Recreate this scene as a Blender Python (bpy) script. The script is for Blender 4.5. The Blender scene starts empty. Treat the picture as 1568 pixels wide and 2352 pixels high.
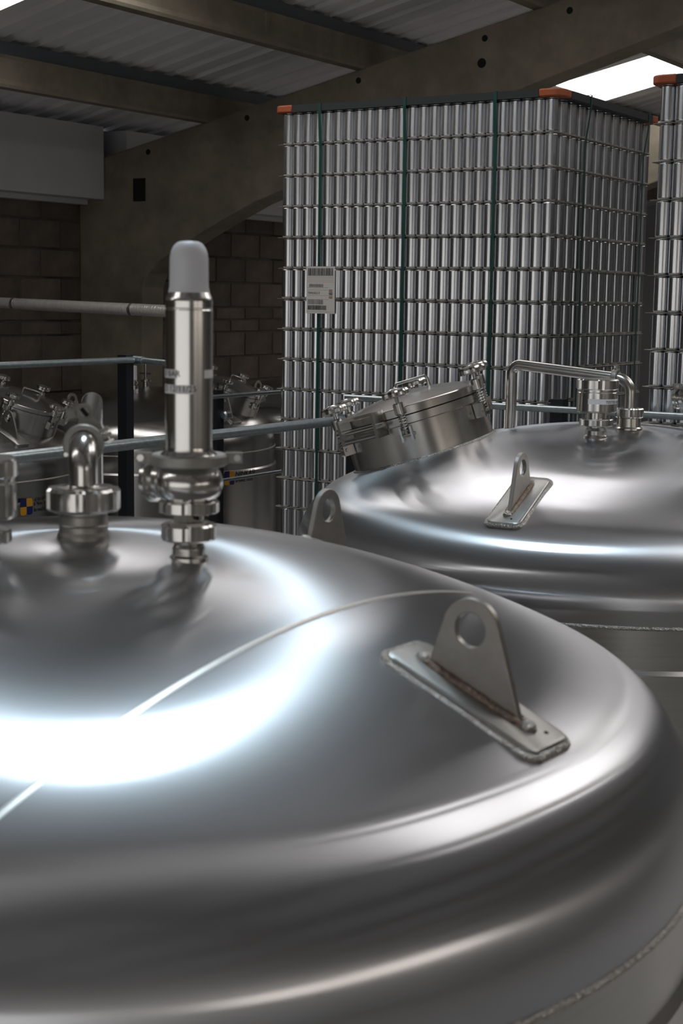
import bpy, bmesh, math, random
from mathutils import Vector, Matrix, Quaternion

random.seed(7)
PI = math.pi
scene = bpy.context.scene
col = scene.collection

# ------------------------------------------------------------------ camera
# World axes follow the building: x across (from the block wall towards the
# ridge), y along the wall, z up.  The camera stands at x = y = 0.
EYE = 2.60
FPX, PITCH, ROLL, YAW = 3442.6, 0.14254, 0.01544, 0.5612
SY, CY = math.sin(YAW), math.cos(YAW)

def to_world(X, Y, Z):
    return Vector((X * CY - Y * SY, X * SY + Y * CY, Z))

def ray(px, py):
    u, v = px - 784.0, py - 1176.0
    c, s = math.cos(ROLL), math.sin(ROLL)
    u, v = c * u + s * v, -s * u + c * v
    x, up = u / FPX, -v / FPX
    return to_world(x, math.cos(PITCH) + up * math.sin(PITCH),
                    -math.sin(PITCH) + up * math.cos(PITCH))

O = Vector((0, 0, EYE))

def at_x(px, py, x):
    d = ray(px, py); return O + d * (x / d.x)

def at_y(px, py, y):
    d = ray(px, py); return O + d * (y / d.y)

def at_z(px, py, z):
    d = ray(px, py); return O + d * ((z - EYE) / d.z)

def at_cyl(px, py, cx, cy, R):
    d = ray(px, py)
    a = d.x * d.x + d.y * d.y
    b = -2 * (d.x * cx + d.y * cy)
    c = cx * cx + cy * cy - R * R
    t = (-b - math.sqrt(max(0, b * b - 4 * a * c))) / (2 * a)
    return O + d * t

cam_d = bpy.data.cameras.new('camera')
cam = bpy.data.objects.new('camera', cam_d)
col.objects.link(cam)
right0 = to_world(1, 0, 0)
fwd = to_world(0, math.cos(PITCH), -math.sin(PITCH))
up0 = to_world(0, math.sin(PITCH), math.cos(PITCH))
cr, sr = math.cos(ROLL), math.sin(ROLL)
rx = right0 * cr + up0 * sr
ux = -right0 * sr + up0 * cr
m = Matrix.Identity(4)
for i in range(3):
    m[i][0], m[i][1], m[i][2], m[i][3] = rx[i], ux[i], -fwd[i], O[i]
cam.matrix_world = m
cam_d.sensor_fit = 'VERTICAL'
cam_d.sensor_height = 36.0
cam_d.sensor_width = 24.0
cam_d.lens = FPX / 2352.0 * 36.0
cam_d.clip_start = 0.05
cam_d.dof.use_dof = True
cam_d.dof.focus_distance = 5.6
cam_d.dof.aperture_fstop = 8.0
scene.camera = cam

# ------------------------------------------------------------------ world, exposure
w = bpy.data.worlds.new('overcast'); scene.world = w
w.use_nodes = True
w.node_tree.nodes['Background'].inputs[0].default_value = (0.8, 0.88, 1.0, 1)
w.node_tree.nodes['Background'].inputs[1].default_value = 0.4
vs = scene.view_settings
scene.display_settings.display_device = 'sRGB'
vs.view_transform = 'Standard'; vs.look = 'None'
vs.gamma = 1.0; vs.use_curve_mapping = False
vs.exposure = 0.80
ROOFLIGHT = 1.65      # daylight coming through the translucent roof sheets
LAMP = 36.0          # the high bay lamp over the tanks
WINDOW = 1.1         # daylight in the windows behind the camera
scene.cycles.max_bounces = 8
scene.cycles.diffuse_bounces = 4
scene.cycles.glossy_bounces = 5
scene.cycles.caustics_reflective = True
scene.cycles.caustics_refractive = False
scene.cycles.blur_glossy = 0.6
scene.cycles.sample_clamp_indirect = 4.0

# ------------------------------------------------------------------ materials
MATS = {}

def mat(name, color, rough=0.5, metal=0.0, noise=0.0, nscale=20.0, bump=0.0, bscale=60.0,
        emis=None, estr=0.0, stretch=None, aniso=0.0, rvar=0.0, per_object=0.0, stain=None):
    mt = bpy.data.materials.new(name); mt.use_nodes = True
    nt = mt.node_tree; b = nt.nodes['Principled BSDF']
    b.inputs['Base Color'].default_value = (*color, 1)
    b.inputs['Roughness'].default_value = rough
    b.inputs['Metallic'].default_value = metal
    tc = None
    def coords():
        t = nt.nodes.new('ShaderNodeTexCoord')
        mp = nt.nodes.new('ShaderNodeMapping')
        if stretch: mp.inputs['Scale'].default_value = stretch
        nt.links.new(t.outputs['Object'], mp.inputs[0]); return mp.outputs[0]
    last = None
    if noise or rvar:
        tc = coords()
        n = nt.nodes.new('ShaderNodeTexNoise'); n.inputs['Scale'].default_value = nscale
        n.inputs['Detail'].default_value = 6; n.inputs['Roughness'].default_value = 0.65
        nt.links.new(tc, n.inputs['Vector'])
        if noise:
            r = nt.nodes.new('ShaderNodeValToRGB')
            r.color_ramp.elements[0].position = 0.3; r.color_ramp.elements[1].position = 0.72
            r.color_ramp.elements[0].color = tuple(max(0, c * (1 - noise)) for c in color) + (1,)
            r.color_ramp.elements[1].color = tuple(min(1, c * (1 + noise)) for c in color) + (1,)
            nt.links.new(n.outputs[0], r.inputs[0]); last = r.outputs[0]
        if rvar:
            mr = nt.nodes.new('ShaderNodeMapRange')
            mr.inputs['To Min'].default_value = max(0.02, rough - rvar)
            mr.inputs['To Max'].default_value = rough + rvar
            nt.links.new(n.outputs[0], mr.inputs['Value']); nt.links.new(mr.outputs[0], b.inputs['Roughness'])
    if stain:
        tc2 = nt.nodes.new('ShaderNodeTexCoord')
        mp2 = nt.nodes.new('ShaderNodeMapping'); mp2.inputs['Scale'].default_value = stain[1]
        nt.links.new(tc2.outputs['Object'], mp2.inputs[0])
        n2 = nt.nodes.new('ShaderNodeTexNoise'); n2.inputs['Scale'].default_value = 1.0
        n2.inputs['Detail'].default_value = 5
        nt.links.new(mp2.outputs[0], n2.inputs['Vector'])
        r2 = nt.nodes.new('ShaderNodeValToRGB')
        r2.color_ramp.elements[0].position = stain[2]; r2.color_ramp.elements[1].position = stain[3]
        nt.links.new(n2.outputs[0], r2.inputs[0])
        mx = nt.nodes.new('ShaderNodeMixRGB'); mx.inputs[2].default_value = (*stain[0], 1)
        if last: nt.links.new(last, mx.inputs[1])
        else: mx.inputs[1].default_value = (*color, 1)
        nt.links.new(r2.outputs[0], mx.inputs[0]); last = mx.outputs[0]
    if per_object:
        oi = nt.nodes.new('ShaderNodeObjectInfo')
        mr = nt.nodes.new('ShaderNodeMapRange')
        mr.inputs['To Min'].default_value = 1 - per_object; mr.inputs['To Max'].default_value = 1 + per_object
        nt.links.new(oi.outputs['Random'], mr.inputs['Value'])
        hs = nt.nodes.new('ShaderNodeHueSaturation')
        nt.links.new(mr.outputs[0], hs.inputs['Value'])
        if last: nt.links.new(last, hs.inputs['Color'])
        else: hs.inputs['Color'].default_value = (*color, 1)
        last = hs.outputs[0]
    if last: nt.links.new(last, b.inputs['Base Color'])
    if bump:
        tcb = coords()
        n3 = nt.nodes.new('ShaderNodeTexNoise'); n3.inputs['Scale'].default_value = bscale
        n3.inputs['Detail'].default_value = 4
        nt.links.new(tcb, n3.inputs['Vector'])
        bp = nt.nodes.new('ShaderNodeBump'); bp.inputs['Strength'].default_value = bump
        bp.inputs['Distance'].default_value = 0.01
        nt.links.new(n3.outputs[0], bp.inputs['Height']); nt.links.new(bp.outputs[0], b.inputs['Normal'])
    if aniso:
        b.inputs['Anisotropic'].default_value = aniso
        t = nt.nodes.new('ShaderNodeTangent'); t.direction_type = 'RADIAL'; t.axis = 'Z'
        nt.links.new(t.outputs[0], b.inputs['Tangent'])
    if emis:
        b.inputs['Emission Color'].default_value = (*emis, 1)
        b.inputs['Emission Strength'].default_value = estr
    MATS[name] = mt
    return mt

mat('dome_steel', (0.625, 0.635, 0.665), 0.17, 1.0, noise=0.05, nscale=3.0, aniso=1.0, rvar=0.02, stretch=(1, 1, 1))
mat('shell_steel', (0.60, 0.59, 0.575), 0.25, 1.0, noise=0.06, nscale=4.0, stretch=(1, 1, 30), rvar=0.05)
mat('far_steel', (0.50, 0.49, 0.48), 0.24, 1.0, noise=0.08, nscale=3.0, rvar=0.06)
mat('polished_steel', (0.68, 0.67, 0.65), 0.19, 1.0, noise=0.03, nscale=30, rvar=0.02)
mat('satin_steel', (0.56, 0.545, 0.52), 0.24, 1.0, noise=0.05, nscale=25, rvar=0.03)
mat('cast_steel', (0.36, 0.35, 0.325), 0.45, 0.6, noise=0.10, nscale=60, bump=0.05, bscale=300)
mat('plate_steel', (0.40, 0.385, 0.36), 0.46, 1.0, noise=0.10, nscale=30,
    stain=((0.10, 0.09, 0.08), (14, 14, 40), 0.72, 0.80))
mat('pad_steel', (0.46, 0.455, 0.44), 0.42, 1.0, noise=0.08, nscale=30)
mat('weld_bead', (0.55, 0.53, 0.50), 0.30, 1.0, noise=0.30, nscale=120, bump=0.9, bscale=170)
mat('tinted_weld', (0.34, 0.27, 0.23), 0.40, 1.0, noise=0.35, nscale=120, bump=0.8, bscale=150)
mat('ground_seam', (0.80, 0.79, 0.76), 0.36, 1.0, noise=0.06, nscale=60)
mat('gasket', (0.02, 0.02, 0.02), 0.6)
mat('can_metal', (0.70, 0.715, 0.745), 0.22, 1.0, noise=0.02, nscale=8, stretch=(40, 40, 1), per_object=0.05)
mat('sheet_card', (0.32, 0.305, 0.26), 0.65, noise=0.06, nscale=15)
mat('frame_black', (0.010, 0.013, 0.015), 0.6)
mat('frame_orange', (0.30, 0.065, 0.018), 0.5, noise=0.10, nscale=30)
mat('strap_green', (0.012, 0.055, 0.045), 0.35)
mat('label_white', (0.62, 0.60, 0.57), 0.55)
mat('tape_white', (0.85, 0.85, 0.86), 0.5)
mat('ink_black', (0.012, 0.012, 0.013), 0.6)
mat('ink_grey', (0.16, 0.155, 0.15), 0.6)
mat('ink_red', (0.35, 0.10, 0.07), 0.6)
mat('logo_blue', (0.013, 0.014, 0.10), 0.5)
mat('logo_yellow', (0.62, 0.30, 0.012), 0.5)
mat('cap_plastic', (0.76, 0.77, 0.81), 0.42)
mat('galvanised', (0.46, 0.52, 0.54), 0.33, 0.9, noise=0.16, nscale=45, rvar=0.08, bump=0.05, bscale=120)
mat('post_navy', (0.010, 0.012, 0.016), 0.45)
mat('foil', (0.82, 0.79, 0.75), 0.28, 0.6, noise=0.10, nscale=20, bump=0.45, bscale=28, stretch=(2.5, 1, 1))
mat('foil_tape', (0.78, 0.76, 0.73), 0.3, 1.0)
mat('concrete', (0.235, 0.205, 0.155), 0.85, noise=0.28, nscale=3.0, bump=0.15, bscale=40,
    stain=((0.11, 0.094, 0.07), (0.9, 0.9, 2.2), 0.52, 0.80))
mat('hole_dark', (0.008, 0.008, 0.008), 0.9)
mat('block', (0.125, 0.102, 0.085), 0.92, noise=0.30, nscale=5.0, bump=0.3, bscale=60, per_object=0.22,
    stain=((0.05, 0.04, 0.034), (2.0, 2.0, 0.8), 0.56, 0.75))
mat('mortar', (0.10, 0.086, 0.074), 0.95, noise=0.3, nscale=4.0, bump=0.2, bscale=50,
    stain=((0.02, 0.017, 0.015), (3.0, 2.2, 0.5), 0.5, 0.68))
mat('cladding_white', (0.62, 0.62, 0.64), 0.55, noise=0.05, nscale=2.0)
mat('roof_sheet', (0.86, 0.85, 0.87), 0.5, noise=0.08, nscale=1.2)
mat('spacer_grey', (0.10, 0.115, 0.13), 0.5)
mat('rooflight', (0.7, 0.7, 0.7), 0.5, emis=(1.0, 0.965, 0.945), estr=ROOFLIGHT)
mat('ridge_light', (0.7, 0.7, 0.7), 0.5, emis=(1.0, 0.955, 0.93), estr=1.5)
mat('window_light', (0.7, 0.7, 0.7), 0.5, emis=(1.0, 0.90, 0.80), estr=WINDOW)
mat('added_panel_glow', (0.7, 0.7, 0.7), 0.5, emis=(1.0, 0.98, 0.95), estr=0.50)  # glow of the added panel on the wall behind the camera
mat('wall_dark', (0.55, 0.54, 0.53), 0.8, noise=0.1, nscale=1.0)
mat('lamp_light', (0.8, 0.8, 0.8), 0.5, emis=(0.74, 0.90, 1.0), estr=LAMP)
mat('lamp_body', (0.30, 0.31, 0.32), 0.4, 0.3)
mat('floor_concrete', (0.40, 0.395, 0.385), 0.6, noise=0.2, nscale=1.5, bump=0.05)
mat('wall_pale', (0.74, 0.74, 0.74), 0.7, noise=0.08, nscale=1.0)
mat('timber', (0.30, 0.21, 0.13), 0.8, noise=0.25, nscale=6, stretch=(1, 8, 8))
mat('window_frame', (0.25, 0.25, 0.26), 0.5)

# the domes: radially polished steel, a fine lobe plus a wider, softer one
def two_lobes(mt, rough, aniso, fac):
    nt = mt.node_tree; b = nt.nodes['Principled BSDF']; out = nt.nodes['Material Output']
    g = nt.nodes.new('ShaderNodeBsdfAnisotropic'); g.distribution = 'GGX'
    g.inputs['Roughness'].default_value = rough; g.inputs['Anisotropy'].default_value = aniso
    g.inputs['Color'].default_value = b.inputs['Base Color'].default_value
    t = nt.nodes.new('ShaderNodeTangent'); t.direction_type = 'RADIAL'; t.axis = 'Z'
    nt.links.new(t.outputs[0], g.inputs['Tangent'])
    mx = nt.nodes.new('ShaderNodeMixShader'); mx.inputs[0].default_value = fac
    nt.links.new(b.outputs[0], mx.inputs[1]); nt.links.new(g.outputs[0], mx.inputs[2])
    nt.links.new(mx.outputs[0], out.inputs['Surface'])
two_lobes(MATS['dome_steel'], 0.40, -0.62, 0.46)

# ------------------------------------------------------------------ mesh helpers
class MB:
    def __init__(s): s.v = []; s.f = []
    def add(s, vs, fs, M=None):
        o = len(s.v)
        for p in vs:
            p = Vector(p); s.v.append(M @ p if M is not None else p)
        for f in fs: s.f.append(tuple(i + o for i in f))
        return s
    def box(s, lo, hi, M=None):
        x0, y0, z0 = lo; x1, y1, z1 = hi
        return s.add([(x0, y0, z0), (x1, y0, z0), (x1, y1, z0), (x0, y1, z0), (x0, y0, z1), (x1, y0, z1), (x1, y1, z1), (x0, y1, z1)],
                     [(0, 3, 2, 1), (4, 5, 6, 7), (0, 1, 5, 4), (1, 2, 6, 5), (2, 3, 7, 6), (3, 0, 4, 7)], M)
    def lathe(s, prof, n=32, M=None, closed=False, lobes=0, depth=0.0, notch=0, ndepth=0.0, nwidth=0.3):
        if len(prof) < 30:          # loops close to the ends of long runs keep the shading straight
            np_ = []
            cnt = len(prof) if closed else len(prof) - 1
            for q in range(cnt):
                p0, p1 = prof[q], prof[(q + 1) % len(prof)]
                L = math.hypot(p1[0] - p0[0], p1[1] - p0[1]); np_.append(p0)
                if L > .008 and min(p0[0], p1[0]) > 1e-6:
                    e = min(.12, .0012 / L)
                    np_ += [(p0[0] + (p1[0] - p0[0]) * e, p0[1] + (p1[1] - p0[1]) * e), (p1[0] + (p0[0] - p1[0]) * e, p1[1] + (p0[1] - p1[1]) * e)]
            if not closed: np_.append(prof[-1])
            prof = np_
        vs = []; fs = []; k = len(prof)
        for i in range(n):
            a = 2 * PI * i / n
            g = 1.0
            if lobes: g = 1 + depth * math.cos(lobes * a)
            if notch:
                ph = (a * notch / (2 * PI)) % 1.0
                if ph < nwidth: g = 1 - ndepth
            for (r, z) in prof: vs.append((r * g * math.cos(a), r * g * math.sin(a), z))
        for i in range(n):
            j = (i + 1) % n
            for q in range(k - 1 if not closed else k):
                q2 = (q + 1) % k
                fs.append((i * k + q, j * k + q, j * k + q2, i * k + q2))
        if not closed:
            if prof[0][0] > 1e-6: fs.append(tuple(i * k for i in range(n))[::-1])
            if prof[-1][0] > 1e-6: fs.append(tuple(i * k + k - 1 for i in range(n)))
        return s.add(vs, fs, M)
    def prism(s, poly, t0, t1, M=None):
        # poly in (x, z), thickness along y
        n = len(poly)
        vs = [(x, t0, z) for x, z in poly] + [(x, t1, z) for x, z in poly]
        fs = [tuple(range(n)), tuple(range(2 * n - 1, n - 1, -1))]
        for i in range(n):
            j = (i + 1) % n
            fs.append((i, i + n, j + n, j))
        return s.add(vs, fs, M)
    def tube(s, pts, r, n=16, M=None, caps=True):
        pts = [Vector(p) for p in pts]; vs = []; fs = []
        t = (pts[1] - pts[0]).normalized()
        u = t.orthogonal().normalized()
        rr = r if isinstance(r, (list, tuple)) else [r] * len(pts)
        for i, p in enumerate(pts):
            if i == 0: tn = (pts[1] - p).normalized()
            elif i == len(pts) - 1: tn = (p - pts[i - 1]).normalized()
            else: tn = ((pts[i + 1] - p).normalized() + (p - pts[i - 1]).normalized()).normalized()
            q = t.rotation_difference(tn); u = q @ u; t = tn
            u = (u - t * u.dot(t)).normalized(); wv = t.cross(u)
            for k in range(n):
                a = 2 * PI * k / n
                vs.append(p + (u * math.cos(a) + wv * math.sin(a)) * rr[i])
        for i in range(len(pts) - 1):
            for k in range(n):
                k2 = (k + 1) % n
                fs.append((i * n + k, i * n + k2, (i + 1) * n + k2, (i + 1) * n + k))
        if caps:
            fs.append(tuple(range(n))[::-1]); e = (len(pts) - 1) * n
            fs.append(tuple(e + k for k in range(n)))
        return s.add(vs, fs, M)
    def mesh(s, name, material, smooth=35.0, fix=True):
        me = bpy.data.meshes.new(name)
        me.from_pydata([tuple(v) for v in s.v], [], s.f)
        me.validate()
        if fix:
            bm = bmesh.new(); bm.from_mesh(me)
            bmesh.ops.remove_doubles(bm, verts=bm.verts, dist=1e-6)
            bmesh.ops.recalc_face_normals(bm, faces=bm.faces)
            bm.to_mesh(me); bm.free()
        me.materials.append(MATS[material])
        if smooth:
            me.polygons.foreach_set('use_smooth', [True] * len(me.polygons))
            me.set_sharp_from_angle(angle=math.radians(smooth))
        me.update()
        return me
    def build(s, name, material, parent=None, smooth=35.0, loc=None, fix=True):
        o = bpy.data.objects.new(name, s.mesh(name, material, smooth, fix))
        col.objects.link(o)
        if parent: o.parent = parent
        if loc is not None: o.location = loc
        return o

def tag(o, label=None, cat=None, group=None, kind=None):
    if label: o['label'] = label
    if cat: o['category'] = cat
    if group: o['group'] = group
    if kind: o['kind'] = kind
    return o

def thing(name, label, cat, loc=(0, 0, 0), rz=0.0, group=None):
    o = bpy.data.objects.new(name, None); col.objects.link(o)
    o.empty_display_size = 0.1
    o.location = loc; o.rotation_euler = (0, 0, rz)
    return tag(o, label, cat, group)

def copy_tree(o, parent=None):
    c = o.copy(); col.objects.link(c); c.parent = parent
    for ch in list(o.children): copy_tree(ch, c)
    return c

def T(x, y, z): return Matrix.Translation((x, y, z))
def RZ(a): return Matrix.Rotation(a, 4, 'Z')
def RX(a): return Matrix.Rotation(a, 4, 'X')
def RY(a): return Matrix.Rotation(a, 4, 'Y')

def frame(origin, zaxis, xhint):
    z = Vector(zaxis).normalized(); x = Vector(xhint); x = (x - z * x.dot(z)).normalized(); y = z.cross(x)
    M = Matrix.Identity(4)
    for i in range(3): M[i][0], M[i][1], M[i][2], M[i][3] = x[i], y[i], z[i], origin[i]
    return M

def text_mesh(txt, size, align='LEFT'):
    cu = bpy.data.curves.new('lettering', 'FONT'); cu.body = txt; cu.size = size
    cu.align_x = align; cu.resolution_u = 3
    ob = bpy.data.objects.new('lettering', cu); col.objects.link(ob)
    dg = bpy.context.evaluated_depsgraph_get()
    me = bpy.data.meshes.new_from_object(ob.evaluated_get(dg))
    vs = [tuple(v.co) for v in me.vertices]; fs = [tuple(p.vertices) for p in me.polygons]
    bpy.data.objects.remove(ob); bpy.data.curves.remove(cu); bpy.data.meshes.remove(me)
    return vs, fs

# ------------------------------------------------------------------ building shell
WALLX = -8.30
RIDGE_DZ = 0.22
def roof_z(x): return EYE + 1.58 + RIDGE_DZ * (7.06 - abs(x))
def beam_top(x): return EYE + 1.183 + RIDGE_DZ * (7.482 - abs(x))
Y0, Y1 = -7.5, 21.0

MB().box((-8.6, Y0 - .3, -0.2), (8.6, Y1 + .3, 0)).build('floor', 'floor_concrete', smooth=0)['kind'] = 'structure'

# block wall: mortar bed with single blocks where the photograph shows them
wl = MB().box((WALLX - 0.25, Y0, 0), (WALLX, Y1, EYE + 1.30)).build('wall_left', 'mortar', smooth=0)
wl['kind'] = 'structure'
course = []       # (z0, height)
z = EYE + 0.114
for hgt in (0.225, 0.225, 0.225): course.append((z, hgt)); z += hgt
z = EYE + 0.114
for hgt in (0.225, 0.1125, 0.1125, 0.225, 0.225, 0.225): z -= hgt; course.append((z, hgt))
blk = {}
for ci, (z0, hgt) in enumerate(course):
    key = round(hgt, 3)
    if key not in blk:
        b = MB(); l, d, hh = 0.438, 0.012, hgt - 0.012
        e = 0.006
        b.add([(0, 0, 0), (0, l, 0), (0, l, hh), (0, 0, hh), (d, e, e), (d, l - e, e), (d, l - e, hh - e), (d, e, hh - e)],
              [(4, 5, 6, 7), (0, 1, 5, 4), (1, 2, 6, 5), (2, 3, 7, 6), (3, 0, 4, 7)])
        blk[key] = b.mesh('block', 'block', smooth=0)
    y = 7.4 + (0.225 if ci % 2 else 0.0)
    while y < 14.2:
        o = bpy.data.objects.new('block', blk[key]); col.objects.link(o); o.parent = wl
        o.location = (WALLX - random.uniform(0, 0.004), y, z0 + 0.006)
        y += 0.45

# concrete portal frames
def frame_poly():
    half = [(-8.30, -EYE), (-7.66, -EYE), (-7.655, -0.4), (-7.645, 0.05), (-7.60, 0.16), (-7.47, 0.26), (-7.335, 0.335),
            (-7.1, 0.455), (-6.918, 0.54), (-6.598, 0.681), (-5.5, 1.03), (-4.337, 1.404), (-3.352, 1.69), (0.0, 2.52)]
    top = [(0.0, 1.183 + RIDGE_DZ * 7.482), (-8.30, 1.183 + RIDGE_DZ * (7.482 - 8.30))]
    right = [(-x, z) for x, z in half[:-1]][::-1]
    return [(x, z + EYE) for x, z in (half + right + [(8.30, top[1][1])] + [top[0]] + [top[1]])]
fp = frame_poly()
for k, yy in enumerate((9.195, 13.80, 4.60, 0.0, -4.6)):
    fr = MB().prism(fp, yy, yy + 0.26).build('portal_frame', 'concrete', smooth=0)
    tri = fr.modifiers.new('bevel', 'BEVEL'); tri.width = 0.012; tri.segments = 2; tri.limit_method = 'ANGLE'
    fr['kind'] = 'structure'
    if k == 0:
        for (px, py, rad) in ((340, 349, .022), (567, 271, .022), (823, 185, .022), (1106, 145, .032), (1113, 88, .022), (1308, 24, .022)):
            p = at_y(px, py, yy)
            MB().lathe([(rad, -.01), (rad, .0012), (0, .0012)], 16, T(p.x, yy, p.z) @ RX(PI / 2)).build('bolt_hole', 'hole_dark', fr)
        p0 = at_y(306, 410, yy); p1 = at_y(334, 462, yy)
        MB().box((p0.x, yy - .003, p1.z), (p1.x, yy + .03, p0.z)).build('slot', 'hole_dark', fr, smooth=0)

# eave boxes along the block wall, white trim under them
n = 0
for (ya, yb) in ((9.46, 13.79), (4.87, 9.185), (0.27, 4.59), (13.81, 18.3)):
    n += 1
    bx = MB().box((WALLX + .001, ya, EYE + 0.733), (-8.03, yb, EYE + 1.29))
    o = bx.build('trim_%d' % n, 'cladding_white', smooth=0); o['kind'] = 'structure'
    MB().box((WALLX + .001, ya, EYE + 0.695), (-8.20, yb, EYE + 0.732)).build('edge_strip', 'cladding_white', o, smooth=0)

# purlins
for i, xb in enumerate((-7.06, -5.70, -4.35, -3.0, -1.65, -0.35, 0.35, 1.65, 3.0, 4.35, 5.70, 7.06)):
    zb = beam_top(xb)
    zt = roof_z(xb) - 0.02
    sx = 1 if xb < 0 else -1
    hc = 0.20
    sec = [(xb - .035 * sx, zb), (xb + .055 * sx, zb), (xb + .06 * sx, zb + .02), (xb + .045 * sx, zb + .05),
           (xb + .045 * sx, zb + hc - .02), (xb + .06 * sx, zb + hc), (xb - .06 * sx, zb + hc), (xb - .05 * sx, zb + .03)]
    p = MB().prism(sec, Y0, Y1).build('purlin', 'concrete', smooth=0)
    p['kind'] = 'structure'
    MB().box((xb - .04, Y0, zb + hc), (xb + .04, Y1, zt)).build('spacer_rail', 'spacer_grey', p, smooth=0)
    if -7.2 < xb < -2.5:
        for yy in (8.02, 10.35, 12.7):
            rb = MB()
            a = xb + .045 * sx; bq = xb + .062 * sx
            rb.add([(a, yy - .03, zb + hc - .01), (a, yy + .03, zb + hc - .01), (bq, yy + .024, zb + hc - .01), (bq, yy - .024, zb + hc - .01),
                    (a, yy - .008, zb + .05), (a, yy + .008, zb + .05)],
                   [(0, 1, 2, 3), (3, 2, 5, 4), (0, 3, 4), (1, 5, 2), (0, 4, 5, 1)])
            rb.build('rib', 'concrete', p, smooth=0)

# corrugated roof sheets with translucent strips
PITCH_R = 0.235
def sheet(ya, yb, sgn, x_a, x_b, mode):
    b = MB(); y = ya; sec = []
    while y < yb - 1e-6:
        for (dy, dz) in ((0.0, 0.0), (0.135, 0.0), (0.165, 0.048), (0.205, 0.048)):
            if y + dy <= yb + 1e-6: sec.append((y + dy, dz))
        y += PITCH_R
    sec.append((yb, 0.0))
    vs = []
    for (yy, dz) in sec:
        for xx in (x_a, x_b): vs.append((xx * sgn, yy, roof_z(xx) + dz))
    k = len(sec)
    return b.add(vs, [(2 * i, 2 * i + 1, 2 * i + 3, 2 * i + 2) for i in range(k - 1)])
nw = 0
ceil_mb = MB()
# left slope: strips across the slope; right slope: one long band beside the ridge
XE = -8.35
def roof_rect(ya, yb, sgn, xa, xb):
    s_ = sheet(ya, yb, sgn, xa, xb, 0); ceil_mb.add(s_.v, s_.f)
def roof_light(ya, yb, sgn, xa, xb, mt='rooflight'):
    global nw
    nw += 1
    o = sheet(ya, yb, sgn, xa, xb, 0).build('window_%d' % nw, mt, smooth=0, fix=False); o['kind'] = 'structure'
y = Y0
for (la, lb) in ((-1.40, -0.25), (5.60, 6.74), (12.50, 13.66)):
    roof_rect(y, la, 1, XE, -1.1)
    roof_rect(la, lb, 1, XE, -6.75); roof_rect(la, lb, 1, -2.6, -1.1)
    roof_light(la, lb, 1, -6.75, -2.6)
    y = lb
roof_rect(y, Y1, 1, XE, -1.1); roof_rect(13.66, Y1, 1, -1.1, 0.0)
roof_rect(Y0, Y1, -1, XE, -2.0)
roof_rect(Y0, 3.4, -1, -2.0, 0.0); roof_rect(13.0, Y1, -1, -2.0, 0.0); roof_rect(3.4, 13.0, -1, -0.15, 0.0)
roof_light(3.4, 13.0, -1, -2.0, -0.15, 'ridge_light')
roof_rect(Y0, 7.0, 1, -1.1, 0.0); roof_rect(7.0, 13.66, 1, -0.15, 0.0)
roof_light(7.0, 13.66, 1, -1.1, -0.15, 'ridge_light')
ceil_mb.build('ceiling', 'roof_sheet', smooth=0, fix=False)['kind'] = 'structure'

# the other walls (behind and beside the camera, and the far gable)
def gable(name, ya, yb, material):
    poly = [(-8.6, 0), (8.6, 0), (8.6, roof_z(8.6)), (0, roof_z(0)), (-8.6, roof_z(8.6))]
    o = MB().prism(poly, ya, yb).build(name, material, smooth=0); o['kind'] = 'structure'; return o
gable('wall_back', Y1, Y1 + .25, 'cladding_white')
gable('wall_front', Y0 - .25, Y0, 'wall_pale')
MB().box((8.3, Y0, 0), (8.6, Y1, roof_z(8.3))).build('wall_right', 'wall_dark', smooth=0)['kind'] = 'structure'
def win(x0, x1, y0, y1, z0, z1, facing, mt='window_light'):
    global nw
    nw += 1
    if facing == 'x':
        g = MB().box((x0 - .02, y0, z0), (x0 - .005, y1, z1)); n_ = max(2, int((y1 - y0) / 1.1))
        o = g.build('window_%d' % nw, mt, smooth=0); o['kind'] = 'structure'
        for i in range(n_ + 1):
            yy = y0 + (y1 - y0) * i / n_
            MB().box((x0 - .05, yy - .03, z0 - .03), (x0 - .001, yy + .03, z1 + .03)).build('mullion', 'window_frame', o, smooth=0)
        for zz in (z0, z1): MB().box((x0 - .05, y0, zz - .03), (x0 - .001, y1, zz + .03)).build('rail', 'window_frame', o, smooth=0)
    else:
        g = MB().box((x0, y0 + .005, z0), (x1, y0 + .02, z1)); n_ = max(2, int((x1 - x0) / 1.1))
        o = g.build('window_%d' % nw, mt, smooth=0); o['kind'] = 'structure'  # only the added glowing panel takes this branch
        for i in range(n_ + 1):
            xx = x0 + (x1 - x0) * i / n_
            MB().box((xx - .03, y0 + .001, z0 - .03), (xx + .03, y0 + .05, z1 + .03)).build('mullion', 'window_frame', o, smooth=0)
        for zz in (z0, z1): MB().box((x0, y0 + .001, zz - .03), (x1, y0 + .05, zz + .03)).build('rail', 'window_frame', o, smooth=0)
win(8.3, 8.3, -3.5, 4.5, 2.55, 3.35, 'x')
win(-6.6, 6.4, Y0, Y0, 0.3, 3.85, 'y', 'added_panel_glow')  # unseen glowing panel, added to brighten reflections in the valve and cans

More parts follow.
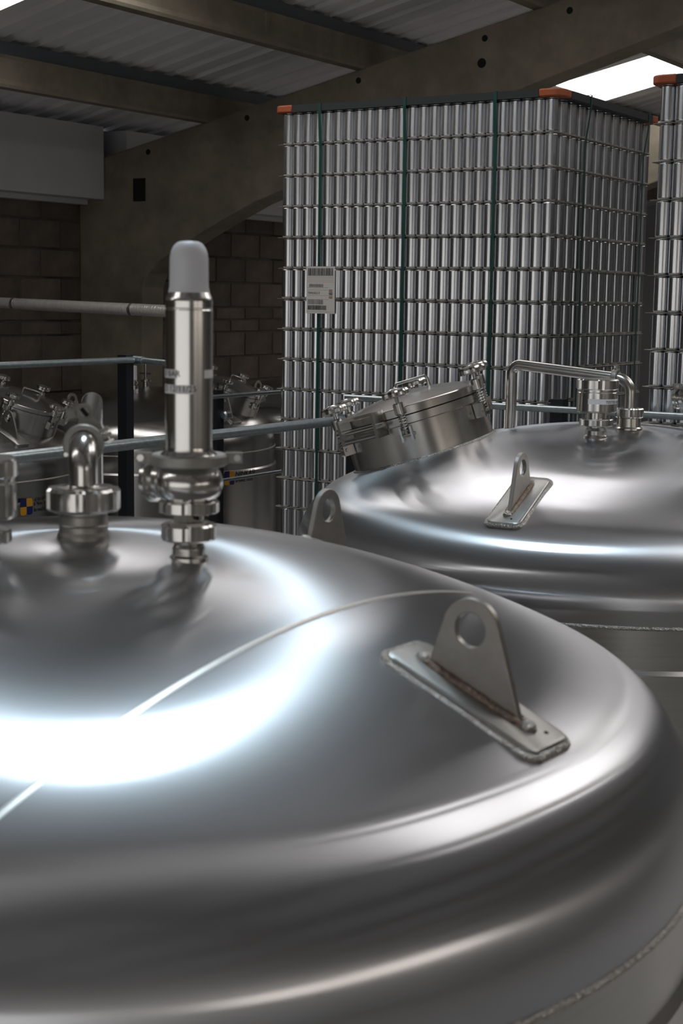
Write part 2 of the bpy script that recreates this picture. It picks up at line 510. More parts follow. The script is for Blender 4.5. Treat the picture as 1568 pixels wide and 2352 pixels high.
# ------------------------------------------------------------------ tanks
CR, KR = 1.98, 0.2335          # crown and knuckle radius for R = 1
_s = (1 - KR) / (CR - KR); _al = math.asin(_s); _z0 = -(CR - KR) * math.cos(_al)
def dome_z(r):
    if r <= CR * _s: return _z0 + math.sqrt(CR * CR - r * r)
    q = min(1.0, max(-1.0, (r - (1 - KR)) / KR)); return KR * math.sqrt(1 - q * q)
def dome_n(r):
    th = math.asin(min(1, r / CR)) if r <= CR * _s else math.asin(min(1, (r - (1 - KR)) / KR))
    return math.sin(th), math.cos(th)
def dome_profile(R):
    pr = []
    for i in range(41):
        th = _al * i / 40; pr.append((CR * math.sin(th) * R, (_z0 + CR * math.cos(th)) * R))
    for i in range(1, 25):
        ph = _al + (PI / 2 - _al) * i / 24; pr.append(((1 - KR + KR * math.sin(ph)) * R, KR * math.cos(ph) * R))
    return pr

def convex_lug(b0, b1, c, rad, n=20):
    # outline of base points b0,b1 (x,z) and a circle (c, rad) on top
    pts = [b0]
    def tang(p, side):
        d = Vector((c[0] - p[0], c[1] - p[1])); L = d.length
        base = math.atan2(-d.y, -d.x); off = math.acos(rad / L)
        return base + side * off
    aR = tang(b1, 1); aL = tang(b0, -1)
    while aL < aR: aL += 2 * PI
    out = [b0, b1]
    for i in range(n + 1):
        a = aR + (aL - aR) * i / n
        out.append((c[0] + rad * math.cos(a), c[1] + rad * math.sin(a)))
    return out

def plate_with_hole(outline, c, hr, t, M, n=28):
    bm = bmesh.new()
    ov = [bm.verts.new((x, -t / 2, z)) for x, z in outline]
    hv = [bm.verts.new((c[0] + hr * math.cos(2 * PI * i / n), -t / 2, c[1] + hr * math.sin(2 * PI * i / n))) for i in range(n)]
    es = [bm.edges.new((ov[i], ov[(i + 1) % len(ov)])) for i in range(len(ov))]
    es += [bm.edges.new((hv[i], hv[(i + 1) % n])) for i in range(n)]
    bmesh.ops.triangle_fill(bm, edges=es, use_beauty=True)
    ext = bmesh.ops.extrude_face_region(bm, geom=list(bm.faces))
    bmesh.ops.translate(bm, verts=[v for v in ext['geom'] if isinstance(v, bmesh.types.BMVert)], vec=(0, t, 0))
    bmesh.ops.recalc_face_normals(bm, faces=bm.faces)
    mb = MB(); idx = {v: i for i, v in enumerate(bm.verts)}
    mb.add([v.co.copy() for v in bm.verts], [[idx[v] for v in f.verts] for f in bm.faces], M)
    bm.free(); return mb

def rounded_rect(lx, ly, r, n=6):
    pts = []
    for (cx, cy, a0) in ((lx - r, ly - r, 0), (-lx + r, ly - r, PI / 2), (-lx + r, -ly + r, PI), (lx - r, -ly + r, 1.5 * PI)):
        for i in range(n + 1):
            a = a0 + PI / 2 * i / n; pts.append((cx + r * math.cos(a), cy + r * math.sin(a)))
    return pts

def add_lug(tank, R, ang, r=0.755, detail=True):
    """a lifting lug: pad welded on the dome, eye plate standing in the radial plane"""
    rr = r * R
    h = lambda q: dome_z(q / R) * R
    M = RZ(ang)
    # tilt of the pad
    sl = math.atan2(h(rr + .07) - h(rr - .07), 0.14)
    pm = M @ T(rr, 0, h(rr) + 0.001) @ RY(-sl)
    pad = MB(); rc = rounded_rect(0.126, 0.049, 0.018)
    rc2 = rounded_rect(0.124, 0.047, 0.018)
    k = len(rc)
    pad.add([(x, y, -.012) for x, y in rc] + [(x, y, .004) for x, y in rc] + [(x, y, .006) for x, y in rc2],
            [tuple(range(2 * k, 3 * k))] + [(i, (i + 1) % k, (i + 1) % k + k, i + k) for i in range(k)] + [(i + k, (i + 1) % k + k, (i + 1) % k + 2 * k, i + 2 * k) for i in range(k)], pm)
    t = 0.012
    b0 = (rr - .072, h(rr) + .006 - .072 * math.tan(sl)); b1 = (rr + .072, h(rr) + .006 + .072 * math.tan(sl))
    c = (rr - .008, h(rr) + .092)
    plate = plate_with_hole(convex_lug(b0, b1, c, .043), c, .0235, t, M)
    lug = plate.build('lifting_lug', 'plate_steel', tank, smooth=30)
    bv = lug.modifiers.new('bevel', 'BEVEL'); bv.width = 0.0015; bv.segments = 2; bv.limit_method = 'ANGLE'
    pad.build('pad', 'pad_steel', lug, smooth=40)
    if detail:
        rp = rounded_rect(0.129, 0.052, 0.021, 8)
        ring = []
        for i, (x, y) in enumerate(rp):
            ring.append(pm @ Vector((x, y, -0.002 - 0.010 * (abs(y) / .05) ** 2 * 0.3)))
        ring += [ring[0]]
        wd = MB().tube(ring, 0.0068, 8, caps=False)
        wd.build('weld_bead', 'weld_bead', lug, smooth=60)
        fw = MB()
        for sd in (-1, 1):
            pts = []
            for i in range(15):
                q = -0.076 + .152 * i / 14
                pts.append(M @ Vector((rr + q, sd * (t / 2 + .002), h(rr) + .009 + q * math.tan(sl))))
            fw.tube(pts, [.004] + [.0062 + .0006 * (i % 2) for i in range(13)] + [.004], 8)
        fw.build('fillet_weld', 'tinted_weld', lug, smooth=60)
        for q in (-.081, .081):
            ew = MB(); ew.lathe([(0.0, -.006), (.011, -.003), (.012, .003), (.008, .008), (0, .010)], 12, M @ T(rr + q, 0, h(rr) + .008 + q * math.tan(sl)) @ RY(-sl), lobes=5, depth=.12)
            ew.build('end_weld', 'weld_bead', lug, smooth=60)
        dm = MB().lathe([(.0032, 0), (.0032, .0068), (0, .0068)], 10, pm @ T(.104, .018, 0)); dm.build('vent_hole', 'hole_dark', lug)
    return lug

def star_knob(mb, M, r):
    mb.lathe([(r * .6, -.008), (r * .96, -.008), (r, -.004), (r, .006), (r * .93, .013), (r * .5, .017), (r * .25, .020), (0, .020)], 56, M, lobes=7, depth=.09)

def add_manway(tank, R, ang, r, scale=1.0, detail=True, xdir=None, steel='satin_steel'):
    rr = r * R; sn, cn = dome_n(r)
    o = Vector((rr * math.cos(ang), rr * math.sin(ang), dome_z(r) * R))
    zax = Vector((sn * math.cos(ang), sn * math.sin(ang), cn))
    M = frame(o, zax, xdir if xdir else (CY, SY, 0)) @ Matrix.Scale(scale, 4)
    RN = 0.232
    neck = MB().lathe([(RN, -.075), (RN, .098), (RN + .006, .100), (RN + .012, .102), (RN + .012, .126), (RN - .02, .126), (RN - .02, -.07)], 72, M, closed=True).build('manway_neck', steel, tank)
    wd = []
    for i in range(73):
        a = 2 * PI * i / 72
        x, y = (RN + .003) * math.cos(a), (RN + .003) * math.sin(a)
        P = M @ Vector((x, y, 0)); q = math.hypot(P.x, P.y)
        P2 = M @ Vector((x, y, (dome_z(q / R) * R - P.z) / scale)); wd.append(P2)
    if detail: MB().tube(wd, .0055 * scale, 8, caps=False).build('weld_bead', 'weld_bead', neck, smooth=60)
    MB().lathe([(RN + .004, .126), (RN + .004, .130), (RN - .03, .130), (RN - .03, .126)], 64, M, closed=True).build('gasket', 'gasket', neck)
    RL = RN + .012
    prof = [(RL - .02, .130), (RL, .130), (RL, .153), (RL - .004, .156)]
    for i in range(1, 13):
        q = i / 12; prof.append(((RL - .004) * (1 - q), .156 + .036 * math.sin(q * PI / 2)))
    lid = MB().lathe(prof, 72, M).build('manway_lid', steel, tank)
    hp = []
    for (x, z) in ((-.055, .180), (-.055, .212), (-.048, .222), (.048, .222), (.055, .212), (.055, .180)): hp.append(Vector((x + .02, -.02, z)))
    MB().tube(hp, .005, 8, M).build('lid_handle', 'polished_steel', lid)
    for deg in (200, 260, 325, 20, 80, 140):
        a = math.radians(deg); B = M @ RZ(a) @ T(RN + .02, 0, 0)
        br = MB()
        for sd in (-1, 1): br.box((-.018, sd * .016 - .003, .050), (.018, sd * .016 + .003, .095), B)
        br.lathe([(.006, -.026), (.006, .026)], 10, B @ T(.006, 0, .068) @ RX(PI / 2))
        bolt = br.build('swing_bolt', 'polished_steel', tank)
        st = MB().lathe([(.006, .066), (.006, .205)], 10, B @ T(.006, 0, 0))
        st.build('stem', 'satin_steel', bolt)
        MB().lathe([(.014, .134), (.018, .138), (.018, .168), (.014, .172)], 16, B @ T(.006, 0, 0)).build('collar', 'polished_steel', bolt)
        kb = MB(); star_knob(kb, B @ T(.006, 0, .198), .041); kb.build('knob', 'polished_steel', bolt)
        if detail:
            sp = []
            for i in range(49):
                q = 2 * PI * i / 8; sp.append(Vector((.006 + .0105 * math.cos(q), .0105 * math.sin(q), .082 + .052 * i / 48)))
            MB().tube(sp, .0024, 6, B).build('spring', 'satin_steel', bolt, smooth=60)
    # hinge
    B = M @ RZ(math.radians(230)) @ T(RN + .012, 0, 0)
    hg = MB()
    for sd in (-1, 1): hg.box((-.005, sd * .07 - .005, .085), (.05, sd * .07 + .005, .165), B)
    hg.box((.0, -.075, .155), (.012, .075, .165), B)
    hinge = hg.build('hinge', 'satin_steel', tank, smooth=0)
    MB().lathe([(.008, -.095), (.008, .095)], 12, B @ T(.033, 0, .122) @ RX(PI / 2)).build('hinge_pin', 'polished_steel', hinge)
    MB().tube([(.04, -.07, .095), (.045, 0, .095), (.04, .07, .095)], .008, 10, B).build('hinge_bar', 'satin_steel', hinge)
    return neck

def make_tank(label, cx, cy, R, zrim, group, far=False):
    t = thing('fermentation_tank', label, 'tank', (cx, cy, 0), 0, group)
    ds, ss = ('far_steel', 'far_steel') if far else ('dome_steel', 'shell_steel')
    FL = 0.036 if not far else .03
    dome = MB().lathe([(p[0], p[1] + zrim) for p in dome_profile(R)] + [(R, zrim - FL)] , 192 if not far else 96)
    dome.f = dome.f[:-1] if len(dome.f[-1]) > 4 else dome.f
    dome.build('dome', ds, t, smooth=60)
    zs = zrim - FL
    wp = [(R * math.cos(2 * PI * i / 240), R * math.sin(2 * PI * i / 240), zs) for i in range(241)]
    MB().tube(wp, .0055, 8, caps=False).build('weld_seam', 'weld_bead', t, smooth=60)
    MB().lathe([(R, zs), (R, zs - .11), (R + .012, zs - .122), (R + .012, .50), (R - .05, .45)], 160).build('shell', ss, t, smooth=50)
    for k in range(4):
        a = PI / 4 + k * PI / 2
        MB().lathe([(.045, 0), (.045, .55)], 16, T((R - .12) * math.cos(a), (R - .12) * math.sin(a), 0)).build('leg', ss, t)
    return t

ZR1 = EYE - 0.787
t1 = make_tank('large foreground steel tank whose dome carries a tall capped relief valve', -1.632, 1.792, 1.0, ZR1, 'front row of tanks')
def up(o, z):
    for ch in o.children:
        if ch.name.split('.')[0] in ('lifting_lug', 'manway_neck', 'manway_lid', 'swing_bolt', 'hinge'): ch.location.z = z
LUGA = math.radians(-4)
add_lug(t1, 1.0, LUGA); add_lug(t1, 1.0, math.radians(89), .735)
up(t1, ZR1)
# ground seam running across the crown of the first tank (two plates joined)
def dome_hit(px, py, cx, cy, zr):
    d = ray(px, py).normalized(); t_ = .4
    for _ in range(400):
        P = O + d * t_; q = math.hypot(P.x - cx, P.y - cy); zz = P.z - zr
        if zz < 0: f = q - 1.0
        elif math.atan2(q, zz - _z0) < _al: f = math.sqrt(q * q + (zz - _z0) ** 2) - CR
        else: f = math.hypot(q - (1 - KR), zz) - KR
        t_ += f * .9
        if abs(f) < 1e-6: break
    return O + d * t_
pa = dome_hit(0, 1862, -1.632, 1.792, ZR1); pb = dome_hit(1085, 1362, -1.632, 1.792, ZR1)
A2 = Vector((pa.x + 1.632, pa.y - 1.792)); B2 = Vector((pb.x + 1.632, pb.y - 1.792))
pm_ = dome_hit(560, 1490, -1.632, 1.792, ZR1); C2 = Vector((pm_.x + 1.632, pm_.y - 1.792))
dirn = (B2 - A2).normalized(); nrm = Vector((-dirn.y, dirn.x))
A2 = A2 - dirn * .12
sm = MB(); N = 60; vs = []
sag = (C2 - A2).dot(nrm); tm = (C2 - A2).dot(dirn) / (B2 - A2).length
for i in range(N + 1):
    q = i / N; c = A2 + (B2 - A2) * q
    c = c + nrm * sag * (4 * q * (1 - q)) / (4 * tm * (1 - tm))
    for sd in (-1, 0, 1):
        p = c + nrm * sd * .0052; r = min(p.length, .999)
        vs.append((p.x, p.y, ZR1 + dome_z(r) + (.0011 if sd == 0 else .0002)))
sm.add(vs, [(3 * i + k, 3 * i + k + 1, 3 * i + k + 4, 3 * i + k + 3) for i in range(N) for k in (0, 1)])
sm.build('crown_seam', 'ground_seam', t1, smooth=60)

ZR2 = EYE - 0.797
t2 = make_tank('large steel tank with an open-clamp round manway, next to the can stack', -1.813, 4.494, 1.0, ZR2, 'front row of tanks')
t2['label'] = 'large steel tank with a round bolted manway in front of the can stack'
add_lug(t2, 1.0, math.radians(-86), 0.785)
add_manway(t2, 1.0, math.radians(-155), 0.60)
up(t2, ZR2)

# background row
far = []
RF = 0.89; ZRF = EYE - 0.635 - dome_z(0) * RF
for (yy, lab) in ((6.09, 'dull steel tank behind the rails with its manway beside the bent cleaning pipe'),
                  (8.08, 'dull steel tank behind the relief valve with a whole blue and yellow emblem'),
                  (10.18, 'dark steel tank half hidden behind the tall stack of cans')):
    tk = make_tank(lab, -6.69, yy, RF, ZRF, 'tanks along the block wall', far=True)
    for k in (0, -1): add_lug(tk, RF, math.radians(-4) + k * PI / 2, .8, detail=False)
    if yy < 10:
        add_manway(tk, RF, math.radians(18), 0.66, .92, detail=False, steel='far_steel')
    up(tk, ZRF)
    far.append(tk)

# printed emblem and name on two of the far tanks
def wrap_points(pts, ang0, z0, R):
    return [((R) * math.cos(ang0 + x / R), (R) * math.sin(ang0 + x / R), z0 + y) for x, y in pts]
def emblem(tank, px, py, cy, hsz):
    P = at_cyl(px, py, -6.69, cy, RF + .013)
    ang = math.atan2(P.y - cy, P.x + 6.69); z0 = P.z
    R = RF + .0135
    s = hsz / 2
    def rquad(x0, y0, x1, y1, cut):
        pts = []
        cs = [(x0, y0), (x1, y0), (x1, y1), (x0, y1)]
        for i, (x, y) in enumerate(cs):
            if i in cut:
                c = s * .35; px_, py_ = cs[i - 1]; nx, ny = cs[(i + 1) % 4]
                for q in range(5):
                    tt = q / 4
                    ax, ay = x + (px_ - x) / max(1e-9, math.hypot(px_ - x, py_ - y)) * c, y + (py_ - y) / max(1e-9, math.hypot(px_ - x, py_ - y)) * c
                    bx_, by_ = x + (nx - x) / max(1e-9, math.hypot(nx - x, ny - y)) * c, y + (ny - y) / max(1e-9, math.hypot(nx - x, ny - y)) * c
                    pts.append(((1 - tt) ** 2 * ax + 2 * tt * (1 - tt) * x + tt * tt * bx_, (1 - tt) ** 2 * ay + 2 * tt * (1 - tt) * y + tt * tt * by_))
            else: pts.append((x, y))
        return pts
    w_ = s * .92
    first = None
    for (q, mm) in ((rquad(-w_, 0, 0, s, ()), 'logo_blue'), (rquad(0, 0, w_, s, (2,)), 'logo_yellow'),
                    (rquad(-w_, -s, 0, 0, (0, 1)), 'logo_yellow'), (rquad(0, -s, w_, 0, (0, 1)), 'logo_blue')):
        vs = wrap_points(q, ang, z0, R)
        o = MB().add(vs, [tuple(range(len(vs)))]).build('emblem_quarter', mm, tank, smooth=0, fix=False)
    for (txt, size, dx, dy) in (('NINKASI', hsz * .62, w_ * 1.22, hsz * .02), ('brewkit rental', hsz * .36, w_ * 1.22, -hsz * .36)):
        v_, f_ = text_mesh(txt, size)
        vs = wrap_points([(x * .92 + dx, y + dy) for x, y, _ in v_], ang, z0, R + .0003)
        MB().add(vs, f_).build('lettering', 'ink_black', tank, smooth=0, fix=False)
emblem(far[1], 527, 1098, 8.08, .092)
emblem(far[0], 61, 1164, 6.09, .092)

# ------------------------------------------------------------------ fittings
def union_nut(mb, r, z0, z1, M=None, n=60):
    c = (z1 - z0) * .12
    mb.lathe([(r * .72, z0), (r * .94, z0), (r, z0 + c), (r, z1 - c), (r * .94, z1), (r * .72, z1)], n, M, notch=6, ndepth=.07, nwidth=.17)

def wrapped_label(parent, name, R, a0, a1, z0, z1, material, text=None, size=.0, tstart=None, tz=0):
    vs = []; n_ = 24
    for i in range(n_ + 1):
        a = a0 + (a1 - a0) * i / n_
        for zz in (z0, z1): vs.append((R * math.cos(a), R * math.sin(a), zz))
    o = MB().add(vs, [(2 * i, 2 * i + 2, 2 * i + 3, 2 * i + 1) for i in range(n_)]).build(name, material, parent, smooth=60, fix=False)
    if text:
        v_, f_ = text_mesh(text, size)
        R2 = R + .0004
        MB().add([(R2 * math.cos(tstart + x / R2), R2 * math.sin(tstart + x / R2), tz + y) for x, y, _ in v_], f_).build('lettering', 'ink_black', o, smooth=0, fix=False)
    return o

def relief_valve(label, loc, group):
    S = 0.000648
    t = thing('pressure_relief_valve', label, 'valve', loc, 0, group)
    y = lambda py: (1283 - py) * S
    R = lambda p: p * S
    MB().lathe([(R(46), y(1291)), (R(45), y(1279)), (R(38), y(1274)), (R(38), y(1258)), (R(35), y(1252)), (R(32), y(1244)), (R(32), y(1230))], 40).build('neck', 'satin_steel', t)
    nb = MB(); union_nut(nb, R(64), y(1240), y(1201)); nb.build('union_nut', 'polished_steel', t, smooth=25)
    MB().lathe([(R(46), y(1201)), (R(46), y(1196)), (R(38), y(1194)), (R(38), y(1172))], 6).build('hex_collar', 'satin_steel', t, smooth=20)
    nb = MB(); union_nut(nb, R(70), y(1176), y(1147)); nb.build('union_nut', 'polished_steel', t, smooth=25)
    pr = [(R(58), y(1149))]
    for i in range(13):
        q = -0.75 + 1.45 * i / 12
        pr.append((R(79) * math.cos(q * .92), y(1106) + R(59) * math.sin(q)))
    pr.append((R(60), y(1063)))
    body = MB().lathe(pr, 48).build('body', 'polished_steel', t, smooth=50)
    # side outlet, pointing left and away
    d = to_world(-.80, .60, 0); M = frame(Vector((0, 0, y(1105))), (d.x, d.y, 0), (0, 0, 1))
    MB().lathe([(R(46), 0), (R(46), R(80)), (R(42), R(86)), (R(52), R(92)), (R(56), R(96)), (R(56), R(108)), (R(50), R(112)), (R(42), R(112)), (R(40), R(60))], 40, M).build('outlet', 'polished_steel', body)
    # clamp
    cl = MB().lathe([(R(62), y(1064)), (R(84), y(1066)), (R(90), y(1062)), (R(90), y(1043)), (R(84), y(1039)), (R(62), y(1041))], 64, closed=True).build('clamp', 'cast_steel', t)
    ex = to_world(1, .12, 0)
    for sd in (1, -1):
        Me = frame(Vector((ex.x, ex.y, 0)) * R(96) * sd, (0, 0, 1), (ex.x * sd, ex.y * sd, 0))
        ear = MB()
        ear.box((-R(12), -R(13), y(1060)), (R(26), -R(5), y(1036)), Me)
        ear.box((-R(12), R(5), y(1060)), (R(26), R(13), y(1036)), Me)
        e_ = ear.build('ear', 'cast_steel', cl, smooth=0)
        MB().lathe([(R(8), -R(20)), (R(8), R(20))], 12, Me @ T(R(14), 0, y(1047)) @ RX(PI / 2)).build('bolt', 'polished_steel', cl)
    ff = MB().lathe([(R(66), y(1041)), (R(62), y(1036)), (R(55), y(1031)), (R(54), y(1024)), (R(54), y(712)), (R(53), y(710)), (R(53), y(708)), (R(54), y(706)),
                     (R(54), y(690)), (R(52), y(684)), (R(47), y(672)), (R(40), y(670))], 64).build('spring_housing', 'polished_steel', t, smooth=25)
    pr = [(R(47), y(672)), (R(46), y(667)), (R(44.5), y(660)), (R(43.5), y(600))]
    for i in range(1, 11):
        q = PI / 2 * i / 10; pr.append((R(43.5) - R(26) * (1 - math.cos(q)), y(600) + R(42) * math.sin(q)))
    pr.append((R(10), y(557))); pr.append((0, y(557)))
    MB().lathe(pr, 48).build('cap', 'cap_plastic', t, smooth=50)
    MB().lathe([(R(5), 0), (R(5), R(4)), (0, R(4))], 12, frame(Vector((0, 0, y(1184))) + to_world(R(22), -R(31), 0), to_world(.35, -1, 0), (0, 0, 1))).build('vent_hole', 'hole_dark', t)
    return t

z_at = lambda tz, r: tz + dome_z(r)
FD = math.atan2(to_world(0, -1, 0).y, to_world(0, -1, 0).x)       # direction facing the camera
def pos_on(cx, cy, zr, da, db):
    return (cx + db, cy + da, z_at(zr, math.hypot(da, db)))

GV = 'relief valves on the front tanks'
rv = relief_valve('tall polished relief valve with a grey plastic cap and white tape labels', pos_on(-1.632, 1.792, ZR1, -.030, .254), GV)
hs = [c for c in rv.children if c.name.startswith('spring_housing')][0]
Sx = .000648; Rl = 54.4 * Sx
# angle measured from the camera-facing direction; negative is the left side as seen
def A(px): return FD + math.asin(max(-1, min(1, (px - 426.5) / 54.5)))
zz = lambda py: (1283 - py) * Sx
wrapped_label(hs, 'tape_label', Rl, A(465) - 0, FD + 2 * PI + math.asin((405 - 426.5) / 54.5), zz(864), zz(845), 'tape_white', '0 BAR', .0125, A(376), zz(860))
wrapped_label(hs, 'tape_label', Rl, FD - 2.2, A(443), zz(899), zz(879), 'tape_white', 'D 12/11/25', .0125, FD - 1.18, zz(894))

def vacuum_valve(label, loc, group, text=None):
    t = thing('vacuum_valve', label, 'valve', loc, 0, group)
    S = .00129; y = lambda py: (1003 - py) * S; R = lambda p: p * S
    MB().lathe([(R(30), y(1007)), (R(29), y(1002)), (R(25), y(999)), (R(25), y(990)), (R(21), y(983)), (R(21), y(976))], 36).build('neck', 'satin_steel', t)
    nb = MB(); union_nut(nb, R(40), y(979), y(962)); nb.build('union_nut', 'polished_steel', t, smooth=25)
    MB().lathe([(R(23), y(962)), (R(23), y(948)), (R(30), y(948)), (R(46), y(946)), (R(47), y(943)), (R(47), y(901)), (R(45), y(899)), (R(45), y(893))], 48).build('body', 'polished_steel', t)
    nb = MB(); union_nut(nb, R(49.5), y(894), y(869)); nb.build('cap_nut', 'polished_steel', t, smooth=25)
    if text:
        b_ = [c for c in t.children if c.name.startswith('body')][0]
        Rl_ = R(47.3)
        wrapped_label(b_, 'tape_label', Rl_, FD + math.asin(-27 / 47.), FD + 1.9, y(926), y(914), 'tape_white', text, .0118, FD + math.asin(13 / 47.), y(924))
    return t
GW = 'vacuum valves on the front tanks'
vacuum_valve('stubby polished valve with a white tape label reading TESTED', pos_on(-1.813, 4.494, ZR2, -.262, .055), GW, 'TESTED AND')
vv = vacuum_valve('stubby polished valve left of the bent cleaning pipe on the large dome', pos_on(-1.632, 1.792, ZR1, -.240, .029), GW)
vv.scale = (.94, .94, .88); vv['label'] = 'stubby unlabelled polished valve on the same dome as the capped relief valve'
rv2 = copy_tree(rv)
rv2['label'] = 'tall relief valve cut off by the picture edge on the tank with the manway'
rv2['label'] = 'relief valve on the tank with the manway, only its clamp ear showing'
rv2.location = pos_on(-1.813, 4.494, ZR2, -.020, .285)

def arc(c, u, v, r, a0, a1, n=10):
    return [Vector(c) + (Vector(u) * math.cos(a0 + (a1 - a0) * i / n) + Vector(v) * math.sin(a0 + (a1 - a0) * i / n)) * r for i in range(n + 1)]

def pipe_clamp(parent, origin, axis, r, ear_dir, mt='cast_steel', wt=.011):
    M = frame(Vector(origin), axis, ear_dir)
    cl = MB().lathe([(r * 1.08, -wt), (r * 1.42, -wt), (r * 1.5, -wt * .7), (r * 1.5, wt * .7), (r * 1.42, wt), (r * 1.08, wt)], 48, M, closed=True).build('clamp', mt, parent)
    ear = MB()
    ear.box((r * 1.36, -r * .34, -wt * .8), (r * 2.15, -r * .12, wt * .8), M)
    ear.box((r * 1.36, r * .12, -wt * .8), (r * 2.15, r * .34, wt * .8), M)
    ear.build('ear', mt, cl, smooth=0)
    MB().lathe([(r * .12, -r * .6), (r * .12, r * .62)], 10, M @ T(r * 1.85, 0, 0) @ RX(PI / 2)).build('clamp_bolt', 'polished_steel', cl)
    w_ = MB(); w_.box((r * 1.6, r * .6, -wt * .5), (r * 2.1, r * .78, wt * .5), M); w_.build('wing_nut', 'polished_steel', cl, smooth=0)
    MB().lathe([(r * .16, -wt * 1.2), (r * .16, wt * 1.2)], 10, M @ T(-r * 1.45, 0, 0)).build('clamp_rivet', 'polished_steel', cl)
    return cl

# cleaning pipe on the first tank: union on the crown, riser, bend going away from the camera
cp = pos_on(-1.632, 1.792, ZR1, -.045, .058)
p1 = thing('cleaning_pipe', 'bent polished pipe rising from a big slotted union beside the capped valve', 'pipe', cp, 0, 'cleaning pipes on the front tanks')
S = .00066
MB().lathe([(62 * S, -.012), (62 * S, .004), (58 * S, .009), (57 * S, .018), (58.5 * S, .020), (57 * S, .022), (57 * S, .034), (55 * S, .036), (55 * S, .05)], 48).build('ferrule', 'plate_steel', p1)
nb = MB(); union_nut(nb, 87 * S, .042, .078, n=72); nb.build('union_nut', 'polished_steel', p1, smooth=25)
MB().lathe([(64 * S, .078), (64 * S, .079), (40 * S, .080), (34 * S, .082), (20 * S, .082)], 40).build('liner', 'polished_steel', p1)
pr_ = 33.5 * S
RB = .036
away = to_world(-.145, 1, 0.0).normalized()
zt_ = (EYE - .237) - cp[2]
riser = [Vector((0, 0, .07)), Vector((0, 0, zt_ - RB))] + arc(away * RB + Vector((0, 0, zt_ - RB)), -away, Vector((0, 0, 1)), RB, 0, PI / 2, 12)[1:]
MB().tube(riser, pr_, 32).build('riser', 'polished_steel', p1, smooth=50)
tip = riser[-1]
pipe_clamp(p1, tip + away * .008, away, pr_ * .98, Vector((right0.x, right0.y, .55)), wt=.009)
MB().lathe([(pr_ * 1.02, -.002), (pr_ * 1.30, -.002), (pr_ * 1.30, .018), (pr_ * 1.02, .018)], 36, frame(tip + away * .02, away, (0, 0, 1)), closed=True).build('flange', 'satin_steel', p1)
run = [tip, tip + away * .05, tip + away * .62 + Vector((0, 0, .022))]
MB().tube(run, pr_ * .92, 28).build('horizontal_run', 'polished_steel', p1, smooth=50)
q0 = run[-1]
end = [q0] + [q0 + away * (.05 * math.sin(a)) - Vector((0, 0, .05 * (1 - math.cos(a)))) for a in [PI / 2 * i / 8 for i in range(1, 9)]]
zend = ZR1 + dome_z(math.hypot(cp[0] + end[-1].x + 1.632, cp[1] + end[-1].y - 1.792)) - cp[2]
end.append(Vector((end[-1].x, end[-1].y, zend)))
MB().tube(end, pr_ * .94, 28).build('end_bend', 'polished_steel', p1, smooth=50)
# small valve handle plate with a flat spindle, standing on the run just behind the clamp
Mh = frame(tip + away * .045 + Vector((0, 0, .048)), (-away + Vector((0, 0, .25))), right0)
pl = MB().lathe([(.008, -.003), (.0145, -.003), (.0145, .003), (.008, .003)], 24, Mh, closed=True)
pl.prism([(.012, -.003), (.043, -.003), (.043, .003), (.012, .003)], -.006, .006, Mh @ RZ(math.radians(-45)))
pl.prism([(-.027, -.003), (-.012, -.003), (-.012, .003), (-.027, .003)], -.007, .007, Mh @ RZ(math.radians(12)))
pl.prism([(-.008, -.002), (.008, -.002), (.008, .002), (-.008, .002)], -.045, -.012, Mh)
hd = pl.build('valve_handle', 'cast_steel', p1, smooth=30)
MB().lathe([(.009, -.004), (.009, .006), (0, .006)], 6, Mh).build('spindle_nut', 'polished_steel', hd, smooth=20)
MB().box((-.003, -.009, .005), (.003, .006, .011), Mh @ RZ(.7)).build('spindle', 'hole_dark', hd, smooth=0)

# cleaning pipe on the second tank
cp2 = pos_on(-1.813, 4.494, ZR2, -.090, .092)
p2 = thing('cleaning_pipe', 'dull steel pipe bent over square beside the stubby labelled valve', 'pipe', cp2, 0, 'cleaning pipes on the front tanks')
S = .00134
MB().lathe([(33 * S, -.012), (32 * S, .002), (28 * S, .006), (27 * S, .032), (25 * S, .034), (25 * S, .045)], 40).build('ferrule', 'satin_steel', p2)
nb = MB(); union_nut(nb, 33 * S, .034, .064, n=60); nb.build('union_nut', 'polished_steel', p2, smooth=25)
zc = (EYE - .236) - cp2[2]; zl = zc + .028
r2 = .0175
bx = Vector((-1, 0, 0)); K = .045
path = [Vector((0, 0, .05)), Vector((0, 0, zc - K))] + arc(bx * K + Vector((0, 0, zc - K)), -bx, Vector((0, 0, 1)), K, 0, PI / 2, 10)[1:]
MB().tube(path, r2, 24).build('riser', 'satin_steel', p2, smooth=50)
xe = -.405
pipe_clamp(p2, path[-1] + bx * .004, bx, r2 * 1.05, Vector((0, 0, 1)), wt=.008)
K2 = .028
run = [path[-1], Vector((xe + K2, 0, zl))] + arc(Vector((xe + K2, 0, zl - K2)), (0, 0, 1), bx, K2, 0, PI / 2, 8)[1:]
zdome = pos_on(-1.813, 4.494, ZR2, -.09, .092 + xe)[2] - cp2[2]
run += [Vector((xe, 0, zdome - .004))]
MB().tube(run, r2, 24).build('horizontal_run', 'satin_steel', p2, smooth=50)

